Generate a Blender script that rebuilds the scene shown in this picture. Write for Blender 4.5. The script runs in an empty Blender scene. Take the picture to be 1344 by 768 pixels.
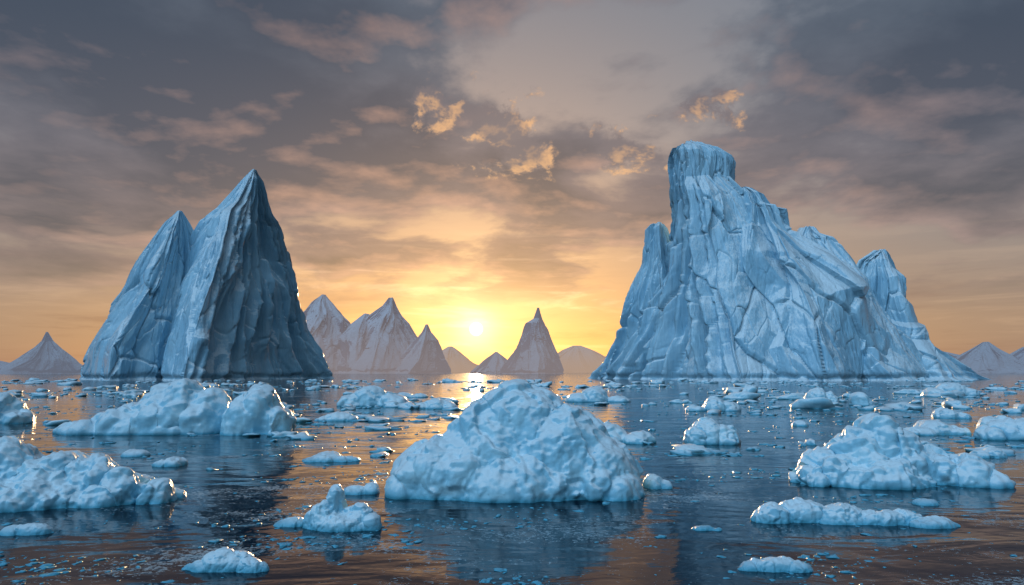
import bpy, math, random
import numpy as np
from mathutils import Vector

random.seed(7)
F, CX, CY, H = 896.0, 672.0, 384.0, 3.0
PITCH = math.atan(104/896)
cp, sp = math.cos(PITCH), math.sin(PITCH)

def ray(x, y):
    return (x-CX, F*cp-(CY-y)*sp, F*sp+(CY-y)*cp)
def at_depth(x, y, Y):
    d = ray(x, y); t = Y/d[1]
    return d[0]*t, H+d[2]*t
def on_water(x, y):
    d = ray(x, y); t = -H/d[2]
    return d[0]*t, d[1]*t

scene = bpy.context.scene
scene.view_settings.view_transform = 'Standard'
scene.view_settings.look = 'None'
scene.view_settings.exposure = 0

# ------------------------------------------------------------ camera
cam = bpy.data.cameras.new("camera"); camo = bpy.data.objects.new("camera", cam)
scene.collection.objects.link(camo); scene.camera = camo
cam.sensor_width = 36; cam.lens = 24; cam.clip_end = 60000; cam.clip_start = 0.1
camo.location = (0, 0, H); camo.rotation_euler = (math.radians(90)+PITCH, 0, 0)

# ------------------------------------------------------------ noise helpers
def _hash(ix, iy, iz, seed):
    h = (ix.astype(np.int64)*374761393 + iy.astype(np.int64)*668265263 + iz.astype(np.int64)*2147483647 + seed*1274126177) & 0xffffffff
    h = ((h ^ (h >> 13))*1274126177) & 0xffffffff
    h = (h ^ (h >> 16)) & 0xffffffff
    h = (h*2246822519) & 0xffffffff
    return ((h ^ (h >> 15)) & 0xffffff)/float(0xffffff)
def vnoise(x, y, z, seed=0):
    ix, iy, iz = np.floor(x), np.floor(y), np.floor(z)
    fx, fy, fz = x-ix, y-iy, z-iz
    fx, fy, fz = [f*f*f*(f*(f*6-15)+10) for f in (fx, fy, fz)]
    r = 0
    for a in (0, 1):
        for b in (0, 1):
            for c in (0, 1):
                w = (fx if a else 1-fx)*(fy if b else 1-fy)*(fz if c else 1-fz)
                r = r+w*_hash(ix+a, iy+b, iz+c, seed)
    return r*2-1
def fbm(x, y, z, seed=0, o=4, g=0.5):
    r = 0; a = 1; s = 1
    for i in range(o):
        r = r+a*vnoise(x*s+i*7.3, y*s+i*3.1, z*s+i*5.7, seed+i); a *= g; s *= 2.03
    return r
def tri(x, y, seed):
    """piecewise-linear lattice noise: planar facets with crisp creases"""
    i, j = np.floor(x), np.floor(y); fx, fy = x-i, y-j; o = i*0
    v00 = _hash(i, j, o, seed); v10 = _hash(i+1, j, o, seed); v01 = _hash(i, j+1, o, seed); v11 = _hash(i+1, j+1, o, seed)
    a = v00+fx*(v10-v00)+fy*(v11-v10); b = v00+fy*(v01-v00)+fx*(v11-v01)
    return np.where(fx > fy, a, b)*2-1
def facet(s, z, w, h, seed, shear=.3):
    x = s/w+z/h*shear; y = z/h
    wx = tri(x*.9+3, y*.9+9, seed+1)*.55; wy = tri(x*.9+7, y*.9+2, seed+2)*.55
    return tri(x+wx, y+wy, seed)
def blocks(s, z, w, h, seed):
    """broken slabs: each cell an own tilted plane, steps and open cracks between"""
    x = s/w; y = z/h; x = x+tri(x*1.3, y*1.3, seed+5)*.35; y = y+tri(x*1.3+5, y*1.3, seed+6)*.35
    I, J = np.floor(x), np.floor(y); best = np.full(x.shape, 9.); sec = np.full(x.shape, 9.); val = np.zeros(x.shape); o = I*0
    for a in (-1, 0, 1):
        for b in (-1, 0, 1):
            i, j = I+a, J+b
            px = i+.1+.8*_hash(i, j, o, seed); py = j+.1+.8*_hash(i, j, o, seed+1)
            dx, dy = x-px, y-py; d = np.sqrt(dx*dx+dy*dy)
            f = (_hash(i, j, o, seed+2)*2-1)+(_hash(i, j, o, seed+3)*2-1)*dx*1.3+(_hash(i, j, o, seed+4)*2-1)*dy*1.3
            sec = np.minimum(sec, np.maximum(best, d))
            m = d < best; best = np.where(m, d, best); val = np.where(m, f, val)
    return val, sec-best

def mesh_obj(name, verts, faces, mat, smooth=True, parent=None):
    me = bpy.data.meshes.new(name)
    verts = np.asarray(verts, dtype=np.float32); faces = np.asarray(faces, dtype=np.int32)
    me.vertices.add(len(verts)); me.vertices.foreach_set("co", verts.ravel())
    k = faces.shape[1]
    me.loops.add(faces.size); me.loops.foreach_set("vertex_index", faces.ravel())
    me.polygons.add(len(faces))
    me.polygons.foreach_set("loop_start", np.arange(0, faces.size, k, dtype=np.int32))
    me.polygons.foreach_set("loop_total", np.full(len(faces), k, dtype=np.int32))
    me.polygons.foreach_set("use_smooth", np.full(len(faces), smooth, dtype=bool))
    me.update(calc_edges=True); me.validate()
    me.materials.append(mat)
    ob = bpy.data.objects.new(name, me); scene.collection.objects.link(ob)
    if parent: ob.parent = parent
    return ob

# ------------------------------------------------------------ node helpers
class G:
    def __init__(s, nt): s.nt = nt; nt.nodes.clear()
    def n(s, t, **kw):
        nd = s.nt.nodes.new(t)
        for k, v in kw.items(): setattr(nd, k, v)
        return nd
    def put(s, sock, v):
        if isinstance(v, bpy.types.NodeSocket): s.nt.links.new(v, sock)
        elif v is not None:
            if isinstance(v, (tuple, list)) and len(v) == 3 and sock.type == 'RGBA': v = (*v, 1)
            sock.default_value = v
    def m(s, op, a, b=None, c=None, clamp=False):
        nd = s.n('ShaderNodeMath', operation=op, use_clamp=clamp)
        s.put(nd.inputs[0], a); s.put(nd.inputs[1], b); s.put(nd.inputs[2], c)
        return nd.outputs[0]
    def v(s, op, a, b=None, out=0):
        nd = s.n('ShaderNodeVectorMath', operation=op)
        s.put(nd.inputs[0], a)
        if b is not None:
            s.put(nd.inputs['Scale'] if op == 'SCALE' else nd.inputs[1], b)
        return nd.outputs[out]
    def mix(s, f, a, b, mode='MIX'):
        nd = s.n('ShaderNodeMix', data_type='RGBA', blend_type=mode)
        s.put(nd.inputs[0], f); s.put(nd.inputs[6], a); s.put(nd.inputs[7], b)
        return nd.outputs[2]
    def step(s, x, a, b, lo=0.0, hi=1.0):
        nd = s.n('ShaderNodeMapRange', interpolation_type='SMOOTHSTEP')
        s.put(nd.inputs[0], x); s.put(nd.inputs[1], a); s.put(nd.inputs[2], b); s.put(nd.inputs[3], lo); s.put(nd.inputs[4], hi)
        return nd.outputs[0]
    def noise(s, vec, scale, detail=4, rough=.5, dist=0, lac=2.0):
        nd = s.n('ShaderNodeTexNoise'); s.put(nd.inputs['Vector'], vec)
        nd.inputs['Scale'].default_value = scale; nd.inputs['Detail'].default_value = detail
        nd.inputs['Roughness'].default_value = rough; nd.inputs['Distortion'].default_value = dist
        nd.inputs['Lacunarity'].default_value = lac
        return nd.outputs[0]
    def ramp(s, f, stops, interp='LINEAR'):
        nd = s.n('ShaderNodeValToRGB'); s.put(nd.inputs[0], f); e = nd.color_ramp.elements
        nd.color_ramp.interpolation = interp
        while len(e) < len(stops): e.new(.5)
        for el, (p, c) in zip(e, stops): el.position = p; el.color = (*c, 1)
        return nd.outputs[0]
    def comb(s, x, y, z):
        nd = s.n('ShaderNodeCombineXYZ'); s.put(nd.inputs[0], x); s.put(nd.inputs[1], y); s.put(nd.inputs[2], z); return nd.outputs[0]
    def sep(s, v):
        nd = s.n('ShaderNodeSeparateXYZ'); s.put(nd.inputs[0], v); return nd.outputs

# ------------------------------------------------------------ sky
sd = Vector(ray(625, 432)).normalized()
SUN_EL = math.asin(sd.z); SUN_AZ = math.atan2(sd.x, sd.y)
w = bpy.data.worlds.new("sky"); scene.world = w; w.use_nodes = True
g = G(w.node_tree)
tc = g.n('ShaderNodeTexCoord')
N = g.v('NORMALIZE', tc.outputs['Generated'])
x, y, z = g.sep(N)
zc = g.m('MAXIMUM', z, 0.0)
c = g.m('MAXIMUM', g.v('DOT_PRODUCT', N, tuple(sd), out=1), 0.0)
wide = g.m('POWER', c, 7.0)
mid = g.m('POWER', c, 20.0)
tight = g.m('POWER', c, 170.0)
core = g.m('POWER', c, 2200.0)
band = g.m('POWER', 2.718, g.m('MULTIPLY', zc, -6.0))
base = g.ramp(zc, [(0, (.25, .18, .165)), (.07, (.30, .205, .17)), (.16, (.25, .21, .205)), (.32, (.195, .225, .27)), (.55, (.145, .19, .25)), (1, (.10, .145, .24))])
def addc(a, f, col):
    return g.mix(1.0, a, g.v('SCALE', col, f), 'ADD')
col = addc(base, wide, (.12, .045, 0))
col = addc(col, g.m('MULTIPLY', wide, band), (.30, .095, -.045))
col = addc(col, mid, (.34, .16, .03))
col = addc(col, tight, (.32, .27, .16))
inv = g.m('DIVIDE', 1.0, g.m('ADD', zc, .16))
P = g.comb(g.m('MULTIPLY', x, inv), g.m('MULTIPLY', y, inv), 0.37)
def dens(vec, det=7):
    a = g.noise(vec, 1.5, det, .54, .15)
    b = g.noise(g.v('MULTIPLY', vec, (1.0, .6, 1.0)), 0.8, 2, .5)
    return g.m('ADD', g.m('MULTIPLY', a, .78), g.m('MULTIPLY', b, .24))
off = (sd.x*.09, sd.y*.09, 0)
P1 = g.v('ADD', P, (11.4, 5.2, 0))
d0 = dens(P1); d1 = dens(g.v('ADD', P1, off), 6)
away = g.m('SUBTRACT', 1.0, g.m('POWER', c, 3.0))
bias = g.m('ADD', g.m('MULTIPLY', away, .12), g.step(zc, .12, .36, -.03, .055))
dd = g.m('ADD', d0, bias)
hf = g.step(zc, .05, .17)
cov = g.m('MULTIPLY', g.step(dd, .475, .565), hf)
ccol = g.ramp(zc, [(0, (.26, .17, .15)), (.14, (.19, .14, .145)), (.28, (.125, .122, .155)), (.42, (.078, .102, .145)), (.6, (.056, .082, .124)), (1, (.06, .085, .13))])
ccol = addc(ccol, g.m('MULTIPLY', wide, g.m('SUBTRACT', 1.0, g.m('MULTIPLY', zc, 1.95))), (.18, .066, .012))
thick = g.step(dd, .53, .69)
ccol = g.mix(thick, ccol, g.mix(1.0, ccol, (.40, .46, .57), 'MULTIPLY'))
lit = g.m('MULTIPLY', g.m('SUBTRACT', d0, d1), 9.0, clamp=True)
ccol = addc(ccol, g.m('MULTIPLY', lit, g.m('POWER', c, 6.0)), (.46, .19, .05))
ccol = addc(ccol, lit, (.045, .052, .065))
col = g.mix(g.m('MULTIPLY', cov, .95), col, ccol)
fine = g.noise(g.v('MULTIPLY', N, (1, 1, 1.3)), 15.0, 7, .64, .2)
fine_s = g.noise(g.v('MULTIPLY', g.v('ADD', N, (.014, 0, -.010)), (1, 1, 1.3)), 15.0, 4, .64, .2)
def puffset(dxs, dzs):
    out = None
    for (px, py, rx, rz, am) in [(580, 140, .070, .032, .95), (648, 158, .055, .034, 1), (705, 206, .050, .024, .9), (820, 200, .068, .034, .9), (935, 150, .045, .032, .6), (635, 220, .035, .016, .75)]:
        q = Vector(ray(px, py)).normalized()
        dx = g.m('DIVIDE', g.m('SUBTRACT', x, q.x-dxs), rx); dz = g.m('DIVIDE', g.m('SUBTRACT', z, q.z-dzs), rz)
        r2 = g.m('ADD', g.m('MULTIPLY', dx, dx), g.m('MULTIPLY', dz, dz))
        e = g.m('MULTIPLY', g.m('POWER', 2.718, g.m('MULTIPLY', r2, -.6)), am)
        out = e if out is None else g.m('MAXIMUM', out, e)
    return g.m('MULTIPLY', out, g.step(y, 0, .2))
puffs = puffset(0, 0); puffs_s = puffset(.014, -.010)
pd = g.m('ADD', g.m('MULTIPLY', puffs, .62), g.m('MULTIPLY', g.m('SUBTRACT', fine, .5), 2.0))
pds = g.m('ADD', g.m('MULTIPLY', puffs_s, .62), g.m('MULTIPLY', g.m('SUBTRACT', fine_s, .5), 2.0))
pm = g.m('MULTIPLY', g.step(pd, .30, .54), g.step(puffs, .08, .40))
plit = g.m('MULTIPLY', g.step(g.m('SUBTRACT', pd, pds), .0, .34), g.m('ADD', g.m('MULTIPLY', g.step(pd, .85, .42), .75), .25))
pcol = g.mix(g.m('MULTIPLY', plit, g.m('POWER', c, 3.0)), (.165, .135, .152), (1.0, .53, .22))
col = g.mix(g.m('MULTIPLY', pm, .88), col, pcol)
st = g.noise(g.comb(g.m('MULTIPLY', x, 5.0), g.m('MULTIPLY', y, 1.0), g.m('MULTIPLY', z, 42.0)), 1.1, 6, .6, .5)
sm = g.m('MULTIPLY', g.step(st, .52, .70), g.m('MULTIPLY', g.step(zc, .0, .05), g.step(zc, .24, .10)))
col = addc(col, g.m('MULTIPLY', sm, g.m('ADD', g.m('MULTIPLY', g.m('POWER', c, 20.0), 1.0), .22)), (.34, .22, .12))
sm2 = g.m('MULTIPLY', g.step(st, .50, .32), g.step(zc, .19, .05))
col = g.mix(g.m('MULTIPLY', sm2, .6), col, g.mix(1.0, col, (.66, .58, .66), 'MULTIPLY'))
# unseen rear sky: blue tint and bright high lobe added to light the ice
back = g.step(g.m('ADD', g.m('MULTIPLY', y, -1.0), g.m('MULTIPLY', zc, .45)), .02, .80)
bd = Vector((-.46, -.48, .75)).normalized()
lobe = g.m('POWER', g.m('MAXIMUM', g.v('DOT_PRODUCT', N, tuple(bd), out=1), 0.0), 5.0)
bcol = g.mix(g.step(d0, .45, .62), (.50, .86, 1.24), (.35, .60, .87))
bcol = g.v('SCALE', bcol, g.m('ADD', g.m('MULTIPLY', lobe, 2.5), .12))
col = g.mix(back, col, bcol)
col = addc(col, core, (.8, .65, .38))
disc = g.step(c, math.cos(math.radians(.62)), math.cos(math.radians(.42)))
col = addc(col, disc, (3.0, 2.3, 1.2))
nis = g.n('ShaderNodeTexSky', sky_type='NISHITA')
nis.sun_disc = False; nis.sun_elevation = SUN_EL; nis.sun_rotation = SUN_AZ
bg1 = g.n('ShaderNodeBackground'); g.put(bg1.inputs[0], nis.outputs[0]); bg1.inputs[1].default_value = .02
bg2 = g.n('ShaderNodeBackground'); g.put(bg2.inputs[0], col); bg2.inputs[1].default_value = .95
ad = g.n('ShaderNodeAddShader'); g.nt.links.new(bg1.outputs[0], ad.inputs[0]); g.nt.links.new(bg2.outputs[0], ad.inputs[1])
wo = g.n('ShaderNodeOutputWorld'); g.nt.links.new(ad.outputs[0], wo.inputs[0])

L = bpy.data.lights.new("sun", 'SUN'); L.energy = 5.0; L.angle = math.radians(.5); L.color = (1, .60, .30)
Lo = bpy.data.objects.new("sun", L); scene.collection.objects.link(Lo)
Lo.rotation_euler = (-sd).to_track_quat('-Z', 'Y').to_euler(); Lo.location = (0, 0, 200)

# ------------------------------------------------------------ materials
def new_mat(name):
    m = bpy.data.materials.new(name); m.use_nodes = True; return m, G(m.node_tree)
def finish(g, sh):
    o = g.n('ShaderNodeOutputMaterial'); g.nt.links.new(sh, o.inputs[0])
def bump(g, h, strength, dist, prev=None):
    b = g.n('ShaderNodeBump'); b.inputs['Strength'].default_value = strength; b.inputs['Distance'].default_value = dist
    g.put(b.inputs['Height'], h)
    if prev is not None: g.put(b.inputs['Normal'], prev)
    return b.outputs[0]

def ice_mat(name):
    m, g = new_mat(name)
    geo = g.n('ShaderNodeNewGeometry'); pos = geo.outputs['Position']; nz = g.sep(geo.outputs['Normal'])[2]
    n1 = g.noise(g.v('MULTIPLY', pos, (1, 1, .08)), .9, 5, .6, .2); n2 = g.noise(pos, .06, 3, .5); n3 = g.noise(g.v('MULTIPLY', pos, (1, 1, .4)), 2.2, 4, .6)
    c = g.mix(g.step(n2, .35, .65), (.42, .65, .77), (.31, .56, .71))
    c = g.mix(g.m('MULTIPLY', g.step(n1, .5, .68), .3), c, (.60, .76, .84))
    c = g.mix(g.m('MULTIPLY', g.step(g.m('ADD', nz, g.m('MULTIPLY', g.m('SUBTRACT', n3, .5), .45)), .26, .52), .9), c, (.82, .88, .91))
    p = g.n('ShaderNodeBsdfPrincipled')
    g.put(p.inputs['Base Color'], c); g.put(p.inputs['Roughness'], g.step(n3, .3, .7, .22, .42))
    p.inputs['IOR'].default_value = 1.31; p.inputs['Coat Weight'].default_value = .7; p.inputs['Coat Roughness'].default_value = .18
    nb = bump(g, n1, .6, 1.1); nb = bump(g, n3, .35, .22, nb)
    g.put(p.inputs['Normal'], nb)
    finish(g, p.outputs[0]); return m
berg_mat = ice_mat("glacier_ice")

def growler_mat():
    m, g = new_mat("wet_sea_ice")
    geo = g.n('ShaderNodeNewGeometry'); pos = geo.outputs['Position']; nz = g.sep(geo.outputs['Normal'])[2]; pz = g.sep(pos)[2]
    n1 = g.noise(pos, 1.3, 4, .55); n2 = g.noise(pos, 7, 5, .6); n4 = g.noise(pos, 26, 4, .65)
    c = g.mix(g.step(n1, .35, .68), (.27, .57, .71), (.45, .72, .82))
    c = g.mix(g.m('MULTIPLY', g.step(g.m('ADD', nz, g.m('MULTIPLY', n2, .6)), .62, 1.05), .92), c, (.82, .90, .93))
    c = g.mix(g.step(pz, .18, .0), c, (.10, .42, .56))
    p = g.n('ShaderNodeBsdfPrincipled'); g.put(p.inputs['Base Color'], c)
    g.put(p.inputs['Roughness'], g.step(n2, .35, .65, .25, .5)); p.inputs['IOR'].default_value = 1.31
    p.inputs['Coat Weight'].default_value = .3; p.inputs['Coat Roughness'].default_value = .1
    nb = bump(g, n2, .45, .06); nb = bump(g, n4, .5, .012, nb)
    g.put(p.inputs['Normal'], nb)
    finish(g, p.outputs[0]); return m
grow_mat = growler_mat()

def mountain_mat(name, painted_haze, amt):
    m, g = new_mat(name)
    geo = g.n('ShaderNodeNewGeometry'); pos = geo.outputs['Position']; nz = g.sep(geo.outputs['Normal'])[2]; pz = g.sep(pos)[2]
    n1 = g.noise(pos, .018, 7, .64, .5)
    c = g.mix(g.step(g.m('ADD', n1, g.m('MULTIPLY', nz, .6)), .62, .80), (.14, .20, .30), (.68, .78, .88))
    p = g.n('ShaderNodeBsdfPrincipled'); g.put(p.inputs['Base Color'], c); p.inputs['Roughness'].default_value = .8
    g.put(p.inputs['Normal'], bump(g, n1, 1.0, 24))
    e = g.n('ShaderNodeEmission'); g.put(e.inputs[0], painted_haze)  # distance haze put into the material as a glow, stronger toward the base
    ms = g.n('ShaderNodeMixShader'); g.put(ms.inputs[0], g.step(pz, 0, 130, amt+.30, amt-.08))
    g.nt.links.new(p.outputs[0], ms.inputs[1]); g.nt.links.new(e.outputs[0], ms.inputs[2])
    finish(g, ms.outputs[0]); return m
mt_warm = mountain_mat("snow_rock_painted_haze", (.28, .235, .24), .50)
mt_far = mountain_mat("far_snow_rock_painted_haze", (.44, .31, .23), .68)
mt_cool = mountain_mat("cool_snow_rock_painted_haze", (.17, .19, .25), .45)

def water_mat():
    m, g = new_mat("sea_water")
    geo = g.n('ShaderNodeNewGeometry'); pos = geo.outputs['Position']
    v = g.v('MULTIPLY', pos, (.5, 1.0, 1.0))
    w1 = g.noise(v, .45, 3, .5, .6); w2 = g.noise(v, 2.4, 3, .55, .4); w3 = g.noise(pos, .11, 2, .5)
    nb = bump(g, w1, .5, .17); nb = bump(g, w2, .3, .03, nb)
    calm = g.step(w3, .4, .6)
    patch = g.noise(g.v('MULTIPLY', pos, (.5, 1, 1)), .34, 4, .6, .8); speck = g.noise(pos, 11, 4, .75, .3); sp2 = g.noise(pos, 1.6, 4, .65, 1.2)
    k = g.m('ADD', g.m('MULTIPLY', g.m('SUBTRACT', patch, .5), .85), g.m('ADD', g.m('MULTIPLY', g.m('SUBTRACT', sp2, .5), .45), speck))
    foam = g.step(k, .615, .665)
    p = g.n('ShaderNodeBsdfPrincipled'); g.put(p.inputs['Base Color'], (.001, .005, .014))
    g.put(p.inputs['Roughness'], g.m('ADD', g.m('MULTIPLY', calm, .05), .03)); p.inputs['IOR'].default_value = 1.33
    g.put(p.inputs['Normal'], nb)
    q = g.n('ShaderNodeBsdfPrincipled'); g.put(q.inputs['Base Color'], (.48, .62, .68)); q.inputs['Roughness'].default_value = .5
    ms = g.n('ShaderNodeMixShader'); g.put(ms.inputs[0], g.m('MULTIPLY', foam, .55))
    g.nt.links.new(p.outputs[0], ms.inputs[1]); g.nt.links.new(q.outputs[0], ms.inputs[2])
    finish(g, ms.outputs[0]); return m
S = 30000
mesh_obj("sea_water", [(-S, -S, 0), (S, -S, 0), (S, S, 0), (-S, S, 0)], [(0, 1, 2, 3)], water_mat(), False)

# ------------------------------------------------------------ iceberg bodies
def body(name, rows, Y0, depth, corners, mat, parent=None, nu=420, nv=300, seed=1, flute=(1, 1, 1, 1, 1), sc=1.0, fac=1.0, fl_w=3.2, rnd=.02, blk=1.0, shear=.35, wob=0, amin=.12, crk=1.0, small=1.0, big=1.0, topj=1.0):
    zs, xl, xf, xr = [], [], [], []
    for (py, a, f, b) in rows:
        X, Z = at_depth(a, py, Y0); zs.append(Z); xl.append(X)
        xf.append(at_depth(f, py, Y0)[0]); xr.append(at_depth(b, py, Y0)[0])
    order = np.argsort(zs); zs = np.array(zs)[order]; xl = np.array(xl)[order]; xf = np.array(xf)[order]; xr = np.array(xr)[order]
    zlo = -2.5*sc; ztop = zs[-1]
    v = np.linspace(0, 1, nv); z = zlo+(ztop-zlo)*v
    XL, XF, XR = [np.interp(z, zs, a) for a in (xl, xf, xr)]
    wd = XR-XL; W0 = wd[0]; dep = depth*(.12*(1-v)+.88*(wd/W0)); dep = np.maximum(dep, .6*sc)
    XF = XF+wob*tri(z/(11*sc), z*0, seed+77)*np.clip(wd/(30*sc), 0, 1)
    cs = []
    for (fx, fy) in corners:
        cxn = XF if fx == 'F' else XL+fx*(XR-XL)
        yy = Y0+fy*dep
        if fy > -.6: cxn = cxn*(yy/Y0)
        cs.append((cxn, yy))
    K = len(cs)
    segN = nu//K; nu = segN*K
    X = np.zeros((nv, nu)); Y = np.zeros((nv, nu)); FW = np.zeros(nu)
    for i in range(K):
        a = cs[i]; b = cs[(i+1) % K]
        t = (np.arange(segN)/segN)[None, :]
        X[:, i*segN:(i+1)*segN] = a[0][:, None]*(1-t)+b[0][:, None]*t
        Y[:, i*segN:(i+1)*segN] = a[1][:, None]*(1-t)+b[1][:, None]*t
        FW[i*segN:(i+1)*segN] = flute[i]
    def sm(A, r):
        o = 0
        for j in range(-r, r+1): o = o+np.roll(A, j, axis=1)
        return o/(2*r+1)
    r = max(1, int(rnd*segN))
    X0, Yc = sm(X, r), sm(Y, r)
    FW = sm(FW[None, :], max(2, int(.04*segN)))[0]
    tx = np.roll(X0, -1, 1)-np.roll(X0, 1, 1); ty = np.roll(Yc, -1, 1)-np.roll(Yc, 1, 1)
    ln = np.sqrt(tx*tx+ty*ty)+1e-6
    nx, ny = ty/ln, -tx/ln
    rr = max(2, int(.06*segN)); nx, ny = sm(nx, rr), sm(ny, rr)
    base = nv//8
    sg = np.sqrt((np.roll(X0[base], -1)-X0[base])**2+(np.roll(Yc[base], -1)-Yc[base])**2)
    arc = np.concatenate([[0], np.cumsum(sg)[:-1]]); 
    s = np.broadcast_to(arc[None, :], X.shape)+seed*13.7; Z = np.broadcast_to(z[:, None], X.shape)
    q = sc; o = s*0
    D = facet(s, Z, 17*q, 30*q, seed, shear)*4.4*q*big
    D += facet(s, Z, 8*q, 15*q, seed+10, -shear*.5)*1.8*q*(.5+.5*small)
    D += facet(s, Z, 3.8*q, 9*q, seed+20, shear*.5)*.65*q*small
    D += facet(s, Z, 1.7*q, 5*q, seed+25, -shear*.3)*.24*q*small
    b1, e1 = blocks(s+Z*shear*.5, Z, 14*q, 28*q, seed+30)
    b2, e2 = blocks(s-Z*shear*.3, Z, 5.5*q, 14*q, seed+40)
    D += b1*1.8*q*blk - 1.7*q*crk*np.exp(-(e1/.05)**2)
    D += b2*.5*q*blk*small - .45*q*crk*small*np.exp(-(e2/.07)**2)
    D = D*fac
    ss = s+tri(s/(9*q), Z/(16*q), seed+60)*1.4*q
    fl = 1-np.abs(vnoise(ss/(fl_w*1.7*q), Z/(60*q), o+.3, seed+9))*2.2
    fl2 = 1-np.abs(vnoise(ss/(fl_w*.7*q), Z/(26*q), o+.7, seed+10))*2.2
    D += ((fl-.25)*2.2+(fl2-.25)*.9)*q*FW[None, :]
    D += fbm(s/(2.4*q), Z/(4.5*q), o, seed+20, 4, .5)*.16*q
    D -= D.mean()+.6*q
    ampz = np.clip(wd/(30*q), amin, 1)[:, None]
    D = D*ampz
    D -= 1.2*q*np.exp(-((Z-.8*q)/(1.1*q))**2)
    X = X0+nx*D; Y = Yc+ny*D
    Zd = Z+(tri(s/(7*q), Z/(9*q), seed+31)*1.4+tri(s/(3*q), Z/(4*q), seed+33)*.4)*q*ampz*np.clip(v*6, 0, 1)[:, None]*topj
    V = np.stack([X, Y, Zd], -1).reshape(-1, 3)
    idx = np.arange(nv*nu).reshape(nv, nu)
    a = idx[:-1]; b = idx[1:]
    faces = np.stack([a, np.roll(a, -1, 1), np.roll(b, -1, 1), b], -1).reshape(-1, 4)
    top = idx[-1]; cen = V[top].mean(0)+np.array([0, 0, .15*q])
    V = np.vstack([V, cen]); ci = len(V)-1
    capf = [(top[j], top[j+1], top[(j+2) % nu], ci) for j in range(0, nu-1, 2)]
    faces = np.vstack([faces, np.array(capf)])
    return mesh_obj(name, V, faces, mat, True, parent)

def empty(name):
    e = bpy.data.objects.new(name, None); scene.collection.objects.link(e); return e

lb = empty("iceberg")
body("main_peak", [(223, 331, 333, 335), (236, 319, 333, 343), (256, 302, 332, 346), (275, 285, 331, 351), (292, 264, 329, 358), (330, 240, 327, 373), (370, 222, 324, 386), (420, 205, 321, 403), (470, 197, 318, 421), (500, 193, 315, 440)],
     268, 60, [(0, -.15), ('F', -.80), (1, .85), (.5, 1)], berg_mat, lb, 960, 420, 11, (.16, 2.1, .8, .8), fac=.50, blk=.8, wob=1.2, shear=.22, crk=.7)
body("shoulder_peak", [(277, 233, 236, 239), (292, 217, 236, 250), (312, 202, 234, 262), (345, 184, 228, 272), (400, 149, 214, 290), (440, 125, 204, 300), (470, 107, 198, 305), (500, 95, 192, 310)],
     262, 30, [(0, .3), ('F', -.95), (.62, -.3), (1, .6), (.5, 1)], berg_mat, lb, 600, 340, 23, (.25, .5, .6, .5, .5), fac=.6, blk=.9, wob=2)

rb = empty("iceberg")
body("tower", [(190, 886, 904, 926), (194, 885, 904, 934), (198, 885, 904, 950), (206, 885, 905, 962), (213, 884, 906, 965), (240, 884, 907, 965), (250, 883, 907, 976), (262, 882, 907, 990), (295, 879, 908, 1012), (330, 872, 909, 1030), (380, 852, 911, 1050), (430, 824, 914, 1070), (470, 796, 917, 1085), (500, 770, 920, 1100)],
     268, 58, [(0, .85), ('F', -.80), (.66, -.68), (1, .2), (.5, 1)], berg_mat, rb, 1000, 460, 37, (2.1, .15, .25, .5, .5), fac=.62, wob=1.5, small=.65, shear=.2, topj=.5)
body("shoulder_pinnacle", [(294, 855, 863, 871), (300, 849, 862, 876), (345, 847, 862, 890), (365, 838, 862, 895), (400, 824, 862, 905), (430, 815, 865, 910), (470, 793, 866, 915), (500, 775, 868, 920)],
     292, 26, [(0, .5), ('F', -1), (1, .2), (.5, 1)], berg_mat, rb, 420, 280, 41, (1.3, .9, .6, .6), fac=.7, amin=.35)
body("middle_massif", [(247, 968, 976, 984), (256, 958, 980, 1000), (272, 952, 985, 1012), (276, 950, 985, 1030), (300, 945, 990, 1042), (318, 942, 995, 1062), (340, 938, 1000, 1090), (380, 930, 1010, 1120), (430, 920, 1015, 1145), (500, 905, 1030, 1180)],
     262, 42, [(0, -.3), ('F', -1), (.75, -.75), (1, 0), (.5, 1)], berg_mat, rb, 800, 380, 60, (.12, .15, .3, .5, .5), fac=1.0, shear=.45, wob=4, amin=.3, small=.4, crk=.6, big=1.35)
body("east_peak", [(299, 1056, 1064, 1070), (308, 1050, 1066, 1078), (316, 1046, 1070, 1098), (335, 1040, 1072, 1118), (370, 1030, 1080, 1150), (430, 1010, 1090, 1180), (500, 1000, 1100, 1225)],
     264, 36, [(0, -.3), ('F', -1), (.8, -.6), (1, .2), (.5, 1)], berg_mat, rb, 640, 320, 67, (.15, .25, .35, .5, .5), fac=.95, shear=.4, wob=3, amin=.35, small=.5, crk=.7, big=1.25)
body("east_shoulder", [(329, 1150, 1155, 1160), (334, 1143, 1156, 1164), (342, 1130, 1156, 1169), (354, 1124, 1156, 1176), (366, 1116, 1158, 1190), (400, 1100, 1160, 1197), (424, 1090, 1162, 1200), (430, 1088, 1162, 1218), (452, 1085, 1163, 1228), (465, 1080, 1165, 1248), (488, 1072, 1168, 1278), (500, 1065, 1170, 1310)],
     270, 38, [(0, -.2), ('F', -.9), (.8, -.5), (1, .1), (.5, 1)], berg_mat, rb, 640, 320, 71, (.3, .5, .6, .5, .5), fac=.9, wob=3, amin=.45, small=.6)
body("front_slab", [(350, 1010, 1022, 1034), (372, 985, 1025, 1055), (400, 960, 1022, 1085), (430, 948, 1015, 1110), (465, 925, 1005, 1130), (500, 905, 1000, 1150)],
     248, 26, [(0, .2), ('F', -.9), (.8, -.5), (1, .3), (.5, 1)], berg_mat, rb, 600, 280, 171, (.12, .2, .3, .5, .5), fac=.8, shear=.6, wob=4, amin=.3, small=.4, crk=.6, big=1.2)

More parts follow.
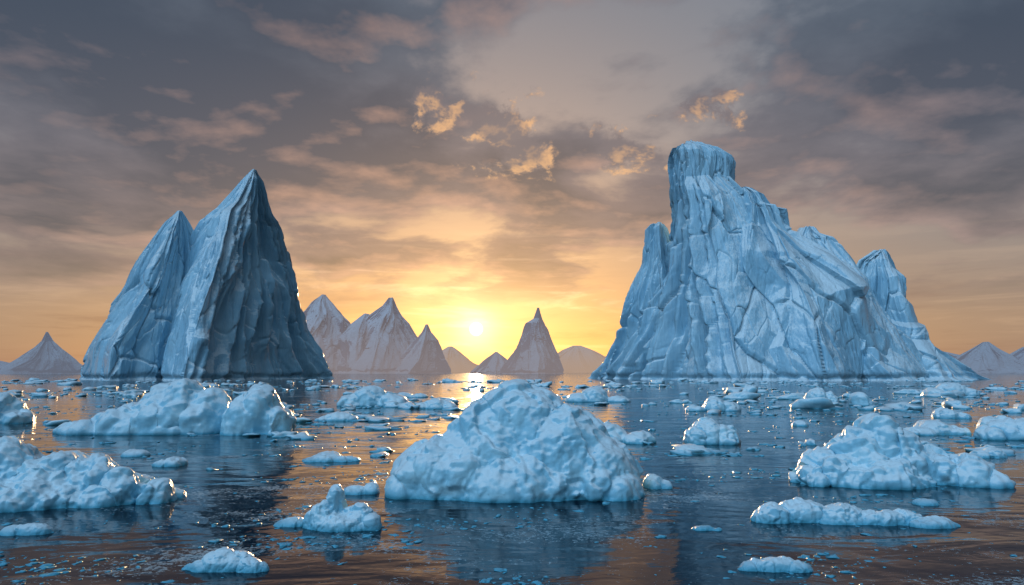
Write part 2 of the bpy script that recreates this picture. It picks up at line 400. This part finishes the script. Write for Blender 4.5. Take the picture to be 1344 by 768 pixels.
# ------------------------------------------------------------ distant mountains
def mtn(name, rows, Y, depth, mat, seed, parent, sc, fac=1.0):
    rows = [(py, a, (a+b)/2+d, b) for (py, a, b, d) in rows]
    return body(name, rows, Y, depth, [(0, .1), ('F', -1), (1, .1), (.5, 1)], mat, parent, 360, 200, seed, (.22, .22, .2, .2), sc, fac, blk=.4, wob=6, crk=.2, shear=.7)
m1 = empty("snowy_mountain_range")
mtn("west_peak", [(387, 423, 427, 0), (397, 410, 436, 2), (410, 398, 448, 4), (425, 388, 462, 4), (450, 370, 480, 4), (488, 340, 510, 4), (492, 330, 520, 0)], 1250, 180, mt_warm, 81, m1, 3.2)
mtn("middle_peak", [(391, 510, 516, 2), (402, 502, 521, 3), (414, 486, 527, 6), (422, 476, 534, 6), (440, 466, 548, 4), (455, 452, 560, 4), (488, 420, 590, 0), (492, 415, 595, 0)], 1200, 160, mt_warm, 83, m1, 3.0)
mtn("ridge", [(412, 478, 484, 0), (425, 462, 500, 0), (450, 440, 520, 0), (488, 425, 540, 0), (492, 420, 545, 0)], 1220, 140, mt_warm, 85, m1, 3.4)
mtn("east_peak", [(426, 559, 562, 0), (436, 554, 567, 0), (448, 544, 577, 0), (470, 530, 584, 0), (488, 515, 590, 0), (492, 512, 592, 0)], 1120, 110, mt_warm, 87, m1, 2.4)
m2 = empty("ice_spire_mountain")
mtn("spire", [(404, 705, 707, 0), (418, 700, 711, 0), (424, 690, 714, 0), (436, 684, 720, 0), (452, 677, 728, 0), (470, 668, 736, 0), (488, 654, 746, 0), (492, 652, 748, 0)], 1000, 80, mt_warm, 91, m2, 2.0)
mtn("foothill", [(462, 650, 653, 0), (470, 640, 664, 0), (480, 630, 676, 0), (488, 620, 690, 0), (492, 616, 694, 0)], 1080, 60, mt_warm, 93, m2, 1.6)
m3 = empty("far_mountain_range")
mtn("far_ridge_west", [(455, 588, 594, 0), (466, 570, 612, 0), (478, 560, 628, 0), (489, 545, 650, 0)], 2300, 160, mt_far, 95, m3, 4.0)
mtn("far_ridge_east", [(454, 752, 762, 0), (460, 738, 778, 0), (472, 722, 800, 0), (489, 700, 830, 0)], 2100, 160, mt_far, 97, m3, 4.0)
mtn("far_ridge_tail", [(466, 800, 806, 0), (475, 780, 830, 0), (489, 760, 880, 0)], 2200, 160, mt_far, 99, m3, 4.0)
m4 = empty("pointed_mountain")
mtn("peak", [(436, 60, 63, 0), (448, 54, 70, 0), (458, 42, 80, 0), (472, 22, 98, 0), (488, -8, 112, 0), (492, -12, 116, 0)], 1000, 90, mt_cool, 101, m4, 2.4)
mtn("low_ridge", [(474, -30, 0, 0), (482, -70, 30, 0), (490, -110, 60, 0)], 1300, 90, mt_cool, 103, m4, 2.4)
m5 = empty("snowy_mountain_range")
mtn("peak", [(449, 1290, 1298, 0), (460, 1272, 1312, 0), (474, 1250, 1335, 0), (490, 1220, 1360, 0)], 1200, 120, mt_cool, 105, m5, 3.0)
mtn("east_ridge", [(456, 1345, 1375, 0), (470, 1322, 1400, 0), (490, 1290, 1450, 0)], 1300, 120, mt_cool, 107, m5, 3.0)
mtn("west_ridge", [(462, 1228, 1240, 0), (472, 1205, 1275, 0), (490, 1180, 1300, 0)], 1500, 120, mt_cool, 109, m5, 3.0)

# ------------------------------------------------------------ growlers (rounded floating ice)
import bmesh
def worley(P, cell, seed):
    Q = P/cell; I = np.floor(Q); f1 = np.full(len(P), 9.0); f2 = np.full(len(P), 9.0); val = np.zeros(len(P))
    for a in (-1, 0, 1):
        for b in (-1, 0, 1):
            for c in (-1, 0, 1):
                ix, iy, iz = I[:, 0]+a, I[:, 1]+b, I[:, 2]+c
                px = ix+_hash(ix, iy, iz, seed); py = iy+_hash(ix, iy, iz, seed+1); pz = iz+_hash(ix, iy, iz, seed+2)
                dx, dy, dz = Q[:, 0]-px, Q[:, 1]-py, Q[:, 2]-pz
                d = np.sqrt(dx*dx+dy*dy+dz*dz)
                f2 = np.minimum(f2, np.maximum(f1, d)); m = d < f1
                val = np.where(m, (_hash(ix, iy, iz, seed+3)-.5)+(_hash(ix, iy, iz, seed+4)-.5)*dx+(_hash(ix, iy, iz, seed+5)-.5)*dz, val)
                f1 = np.minimum(f1, d)
    return f1, f2, val

def growler(name, ybase, blobs, seed, lump=.5, amp=.13, res=None, mat=grow_mat, smooth_it=5):
    xs = [b[0] for b in blobs]
    _, Yf = on_water(sum(xs)/len(xs), ybase)
    bm = bmesh.new()
    lo = 1e9; hi = -1e9
    for (px, yt, rx, ry, yo) in blobs:
        Yc = Yf+ry+yo
        X, Zt = at_depth(px, yt, Yc)
        R = rx*Yc/F
        Zt = max(Zt, .05)
        cz = -.08*max(Zt, .3)
        r = bmesh.ops.create_icosphere(bm, subdivisions=4, radius=1)
        for v in r['verts']:
            zz = v.co.z*(Zt-cz) if v.co.z > 0 else v.co.z*min(Zt-cz, .8)
            v.co = Vector((v.co.x*R+X, v.co.y*ry+Yc, cz+zz))
        lo = min(lo, X-R); hi = max(hi, X+R)
    me = bpy.data.meshes.new("tmp"); bm.to_mesh(me); bm.free()
    ob = bpy.data.objects.new("tmp", me); scene.collection.objects.link(ob)
    vs = res or max((hi-lo)/120, .015)
    md = ob.modifiers.new("r", 'REMESH'); md.mode = 'VOXEL'; md.voxel_size = vs
    md2 = ob.modifiers.new("s", 'SMOOTH'); md2.factor = .6; md2.iterations = smooth_it
    dg = bpy.context.evaluated_depsgraph_get(); ev = ob.evaluated_get(dg)
    m2 = bpy.data.meshes.new_from_object(ev)
    bpy.data.objects.remove(ob)
    n = len(m2.vertices)
    P = np.zeros(n*3, dtype=np.float32); m2.vertices.foreach_get("co", P); P = P.reshape(-1, 3).astype(float)
    Nn = np.zeros(n*3, dtype=np.float32); m2.vertices.foreach_get("normal", Nn); Nn = Nn.reshape(-1, 3).astype(float)
    l = lump
    W = P+np.stack([fbm(P[:, 0]/l, P[:, 1]/l, P[:, 2]/l, seed+j*9, 3) for j in range(3)], -1)*l*.38
    W = W*np.array([1, 1, .5])
    f1, f2, va = worley(W, l*2.4, seed); g1, g2, vb = worley(W, l*1.05, seed+15); h1, h2, vc = worley(W, l*.45, seed+25)
    rid = 1-np.abs(fbm(P[:, 0]/(l*1.3), P[:, 1]/(l*1.3), P[:, 2]/(l*2.0), seed+31, 3))*2
    D = amp*(1.2*va+.8*(.5-f1**2)) + amp*(.7*vb+.55*(.5-g1**2)) + amp*(.26*vc+.24*(.5-h1**2)) + amp*.45*rid
    D += amp*.9*fbm(P[:, 0]/(l*3), P[:, 1]/(l*3), P[:, 2]/(l*3), seed+3, 3) + amp*.14*fbm(P[:, 0]/(l*.25), P[:, 1]/(l*.25), P[:, 2]/(l*.3), seed+6, 3)
    fade = np.clip((P[:, 2]+.25)/.25, .35, 1)
    P2 = P+Nn*(D*fade)[:, None]
    e = np.zeros(len(m2.edges)*2, dtype=np.int32); m2.edges.foreach_get("vertices", e); e = e.reshape(-1, 2)
    deg = np.bincount(e.ravel(), minlength=n).astype(float)[:, None]
    for _ in range(2):
        acc = np.stack([np.bincount(e[:, 0], P2[e[:, 1], k], n)+np.bincount(e[:, 1], P2[e[:, 0], k], n) for k in range(3)], -1)
        P2 = P2*.5+acc/np.maximum(deg, 1)*.5
    m2.vertices.foreach_set("co", P2.astype(np.float32).ravel()); m2.update()
    m2.polygons.foreach_set("use_smooth", np.ones(len(m2.polygons), dtype=bool))
    m2.materials.clear(); m2.materials.append(mat); m2.name = name
    o = bpy.data.objects.new(name, m2); scene.collection.objects.link(o); return o

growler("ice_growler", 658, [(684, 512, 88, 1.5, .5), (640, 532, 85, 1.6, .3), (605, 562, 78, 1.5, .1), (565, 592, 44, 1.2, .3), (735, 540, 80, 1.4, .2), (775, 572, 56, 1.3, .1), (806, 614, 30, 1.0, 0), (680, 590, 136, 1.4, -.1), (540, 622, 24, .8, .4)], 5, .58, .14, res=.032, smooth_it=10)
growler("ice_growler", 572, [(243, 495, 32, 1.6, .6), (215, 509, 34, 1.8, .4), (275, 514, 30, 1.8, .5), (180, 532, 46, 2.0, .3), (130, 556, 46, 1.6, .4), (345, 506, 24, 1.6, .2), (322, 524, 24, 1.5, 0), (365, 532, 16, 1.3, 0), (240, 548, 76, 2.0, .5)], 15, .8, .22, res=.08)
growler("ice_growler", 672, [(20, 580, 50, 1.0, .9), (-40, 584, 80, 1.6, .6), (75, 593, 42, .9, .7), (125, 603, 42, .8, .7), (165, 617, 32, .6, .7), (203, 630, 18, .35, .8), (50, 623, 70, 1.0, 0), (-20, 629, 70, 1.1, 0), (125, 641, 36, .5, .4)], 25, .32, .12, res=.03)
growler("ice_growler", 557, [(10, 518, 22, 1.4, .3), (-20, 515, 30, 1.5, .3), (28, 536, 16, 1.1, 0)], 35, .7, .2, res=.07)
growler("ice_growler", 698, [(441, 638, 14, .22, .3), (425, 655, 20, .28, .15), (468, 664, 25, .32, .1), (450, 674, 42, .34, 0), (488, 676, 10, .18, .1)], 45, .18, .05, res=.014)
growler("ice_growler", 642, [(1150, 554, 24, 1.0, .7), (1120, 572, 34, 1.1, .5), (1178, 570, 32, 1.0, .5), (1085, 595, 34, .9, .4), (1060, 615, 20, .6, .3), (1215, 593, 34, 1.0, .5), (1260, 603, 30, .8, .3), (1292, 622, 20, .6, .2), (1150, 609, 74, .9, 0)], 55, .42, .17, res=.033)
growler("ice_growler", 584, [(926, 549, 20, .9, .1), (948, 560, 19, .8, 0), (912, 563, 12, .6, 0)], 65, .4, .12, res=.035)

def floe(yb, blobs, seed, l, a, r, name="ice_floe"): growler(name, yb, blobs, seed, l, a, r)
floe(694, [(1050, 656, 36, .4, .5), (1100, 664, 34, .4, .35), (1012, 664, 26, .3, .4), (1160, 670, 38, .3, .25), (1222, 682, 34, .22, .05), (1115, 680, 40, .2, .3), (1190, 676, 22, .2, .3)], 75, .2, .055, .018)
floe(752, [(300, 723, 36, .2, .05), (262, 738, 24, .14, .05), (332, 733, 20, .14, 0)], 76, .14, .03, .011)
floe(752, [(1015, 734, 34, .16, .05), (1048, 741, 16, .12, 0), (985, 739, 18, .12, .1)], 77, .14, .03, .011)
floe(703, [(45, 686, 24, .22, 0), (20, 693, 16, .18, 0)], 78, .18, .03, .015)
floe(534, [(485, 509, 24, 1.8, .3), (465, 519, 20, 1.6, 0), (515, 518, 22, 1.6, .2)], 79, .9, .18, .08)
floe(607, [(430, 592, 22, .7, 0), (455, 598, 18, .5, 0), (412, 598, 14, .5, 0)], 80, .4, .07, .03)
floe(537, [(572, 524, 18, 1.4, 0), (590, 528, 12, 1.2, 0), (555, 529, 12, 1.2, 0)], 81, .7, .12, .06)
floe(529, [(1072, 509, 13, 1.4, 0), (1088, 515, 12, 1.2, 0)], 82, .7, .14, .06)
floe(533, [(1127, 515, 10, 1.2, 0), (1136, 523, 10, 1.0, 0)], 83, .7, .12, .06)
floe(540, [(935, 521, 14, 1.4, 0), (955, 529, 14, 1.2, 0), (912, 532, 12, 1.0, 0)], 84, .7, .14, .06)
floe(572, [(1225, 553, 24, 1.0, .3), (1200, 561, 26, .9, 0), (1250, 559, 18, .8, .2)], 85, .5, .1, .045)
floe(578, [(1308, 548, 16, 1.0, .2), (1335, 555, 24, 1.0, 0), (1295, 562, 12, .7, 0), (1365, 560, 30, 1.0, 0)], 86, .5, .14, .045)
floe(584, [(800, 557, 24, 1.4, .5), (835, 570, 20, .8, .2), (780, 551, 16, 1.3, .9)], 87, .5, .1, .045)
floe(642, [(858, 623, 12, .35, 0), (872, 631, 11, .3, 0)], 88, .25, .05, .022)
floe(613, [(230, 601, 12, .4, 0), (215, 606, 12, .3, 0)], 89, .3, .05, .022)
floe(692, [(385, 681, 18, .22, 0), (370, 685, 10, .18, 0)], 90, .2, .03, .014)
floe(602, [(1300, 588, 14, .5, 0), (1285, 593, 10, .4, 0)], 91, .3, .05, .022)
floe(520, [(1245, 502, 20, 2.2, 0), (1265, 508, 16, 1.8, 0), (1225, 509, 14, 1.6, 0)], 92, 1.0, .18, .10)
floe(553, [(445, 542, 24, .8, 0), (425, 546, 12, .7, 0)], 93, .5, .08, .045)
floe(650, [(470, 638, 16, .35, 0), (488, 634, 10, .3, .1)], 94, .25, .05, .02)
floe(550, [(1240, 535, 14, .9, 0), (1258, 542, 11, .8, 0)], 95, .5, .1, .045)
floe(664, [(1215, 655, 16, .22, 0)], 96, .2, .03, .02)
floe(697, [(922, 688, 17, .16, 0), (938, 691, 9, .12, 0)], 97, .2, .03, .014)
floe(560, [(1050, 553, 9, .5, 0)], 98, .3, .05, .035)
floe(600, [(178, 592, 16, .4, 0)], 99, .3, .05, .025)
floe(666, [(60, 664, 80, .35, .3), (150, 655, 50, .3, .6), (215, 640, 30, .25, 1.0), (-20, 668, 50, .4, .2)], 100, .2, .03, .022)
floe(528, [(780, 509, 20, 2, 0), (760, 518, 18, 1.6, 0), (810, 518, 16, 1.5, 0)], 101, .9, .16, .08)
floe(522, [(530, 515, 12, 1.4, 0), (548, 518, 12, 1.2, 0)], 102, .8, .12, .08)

# ------------------------------------------------------------ brash ice
def template(sub, seed):
    bm = bmesh.new(); bmesh.ops.create_icosphere(bm, subdivisions=sub, radius=1)
    V = np.array([v.co[:] for v in bm.verts]); Fc = np.array([[v.index for v in f.verts] for f in bm.faces]); bm.free()
    d = 1+.6*fbm(V[:, 0]*1.5+seed*3, V[:, 1]*1.5, V[:, 2]*1.5, seed, 3)
    V = V*d[:, None]
    V[:, 2] = np.where(V[:, 2] < 0, V[:, 2]*.4, V[:, 2])
    return V, Fc
def scatter(name, pts, sub, seed):
    rng = np.random.RandomState(seed); T = [template(sub, seed+i) for i in range(14)]
    VV, FF, n = [], [], 0
    for (X, Y, s, hz) in pts:
        V, Fc = T[rng.randint(14)]
        a = rng.uniform(0, 6.28); e = rng.uniform(.4, 1)
        P = V*np.array([s, s*e, hz]); ca, sa = math.cos(a), math.sin(a)
        P = np.stack([P[:, 0]*ca-P[:, 1]*sa+X, P[:, 0]*sa+P[:, 1]*ca+Y, P[:, 2]], -1)
        VV.append(P); FF.append(Fc+n); n += len(P)
    return mesh_obj(name, np.vstack(VV), np.vstack(FF), grow_mat)
rng = np.random.RandomState(3)
pts = []
while len(pts) < 620:
    D = math.exp(rng.uniform(math.log(24), math.log(235))); X = rng.uniform(-1, 1)*D
    cl = float(vnoise(np.array([X/14+5]), np.array([D/22]), np.array([0.]), 4)[0])
    if rng.rand() > .2+cl*1.3: continue
    s = min(1.9, .10+rng.exponential(.0062*D)); pts.append((X, D, s, s*rng.uniform(.14, .5)))
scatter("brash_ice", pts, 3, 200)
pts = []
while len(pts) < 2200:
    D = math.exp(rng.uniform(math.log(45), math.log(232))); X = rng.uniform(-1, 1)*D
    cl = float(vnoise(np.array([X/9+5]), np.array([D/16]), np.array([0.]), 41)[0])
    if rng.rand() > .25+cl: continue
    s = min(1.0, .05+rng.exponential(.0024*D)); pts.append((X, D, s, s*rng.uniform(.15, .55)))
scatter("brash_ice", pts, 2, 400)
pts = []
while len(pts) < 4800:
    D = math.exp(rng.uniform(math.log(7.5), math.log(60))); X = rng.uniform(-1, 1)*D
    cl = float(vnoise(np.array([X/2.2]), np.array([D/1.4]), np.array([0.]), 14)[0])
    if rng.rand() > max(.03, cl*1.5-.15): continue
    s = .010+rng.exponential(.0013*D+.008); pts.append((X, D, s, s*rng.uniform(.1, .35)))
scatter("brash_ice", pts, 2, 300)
print("done", sum(len(o.data.vertices) for o in bpy.data.objects if o.type == 'MESH'))
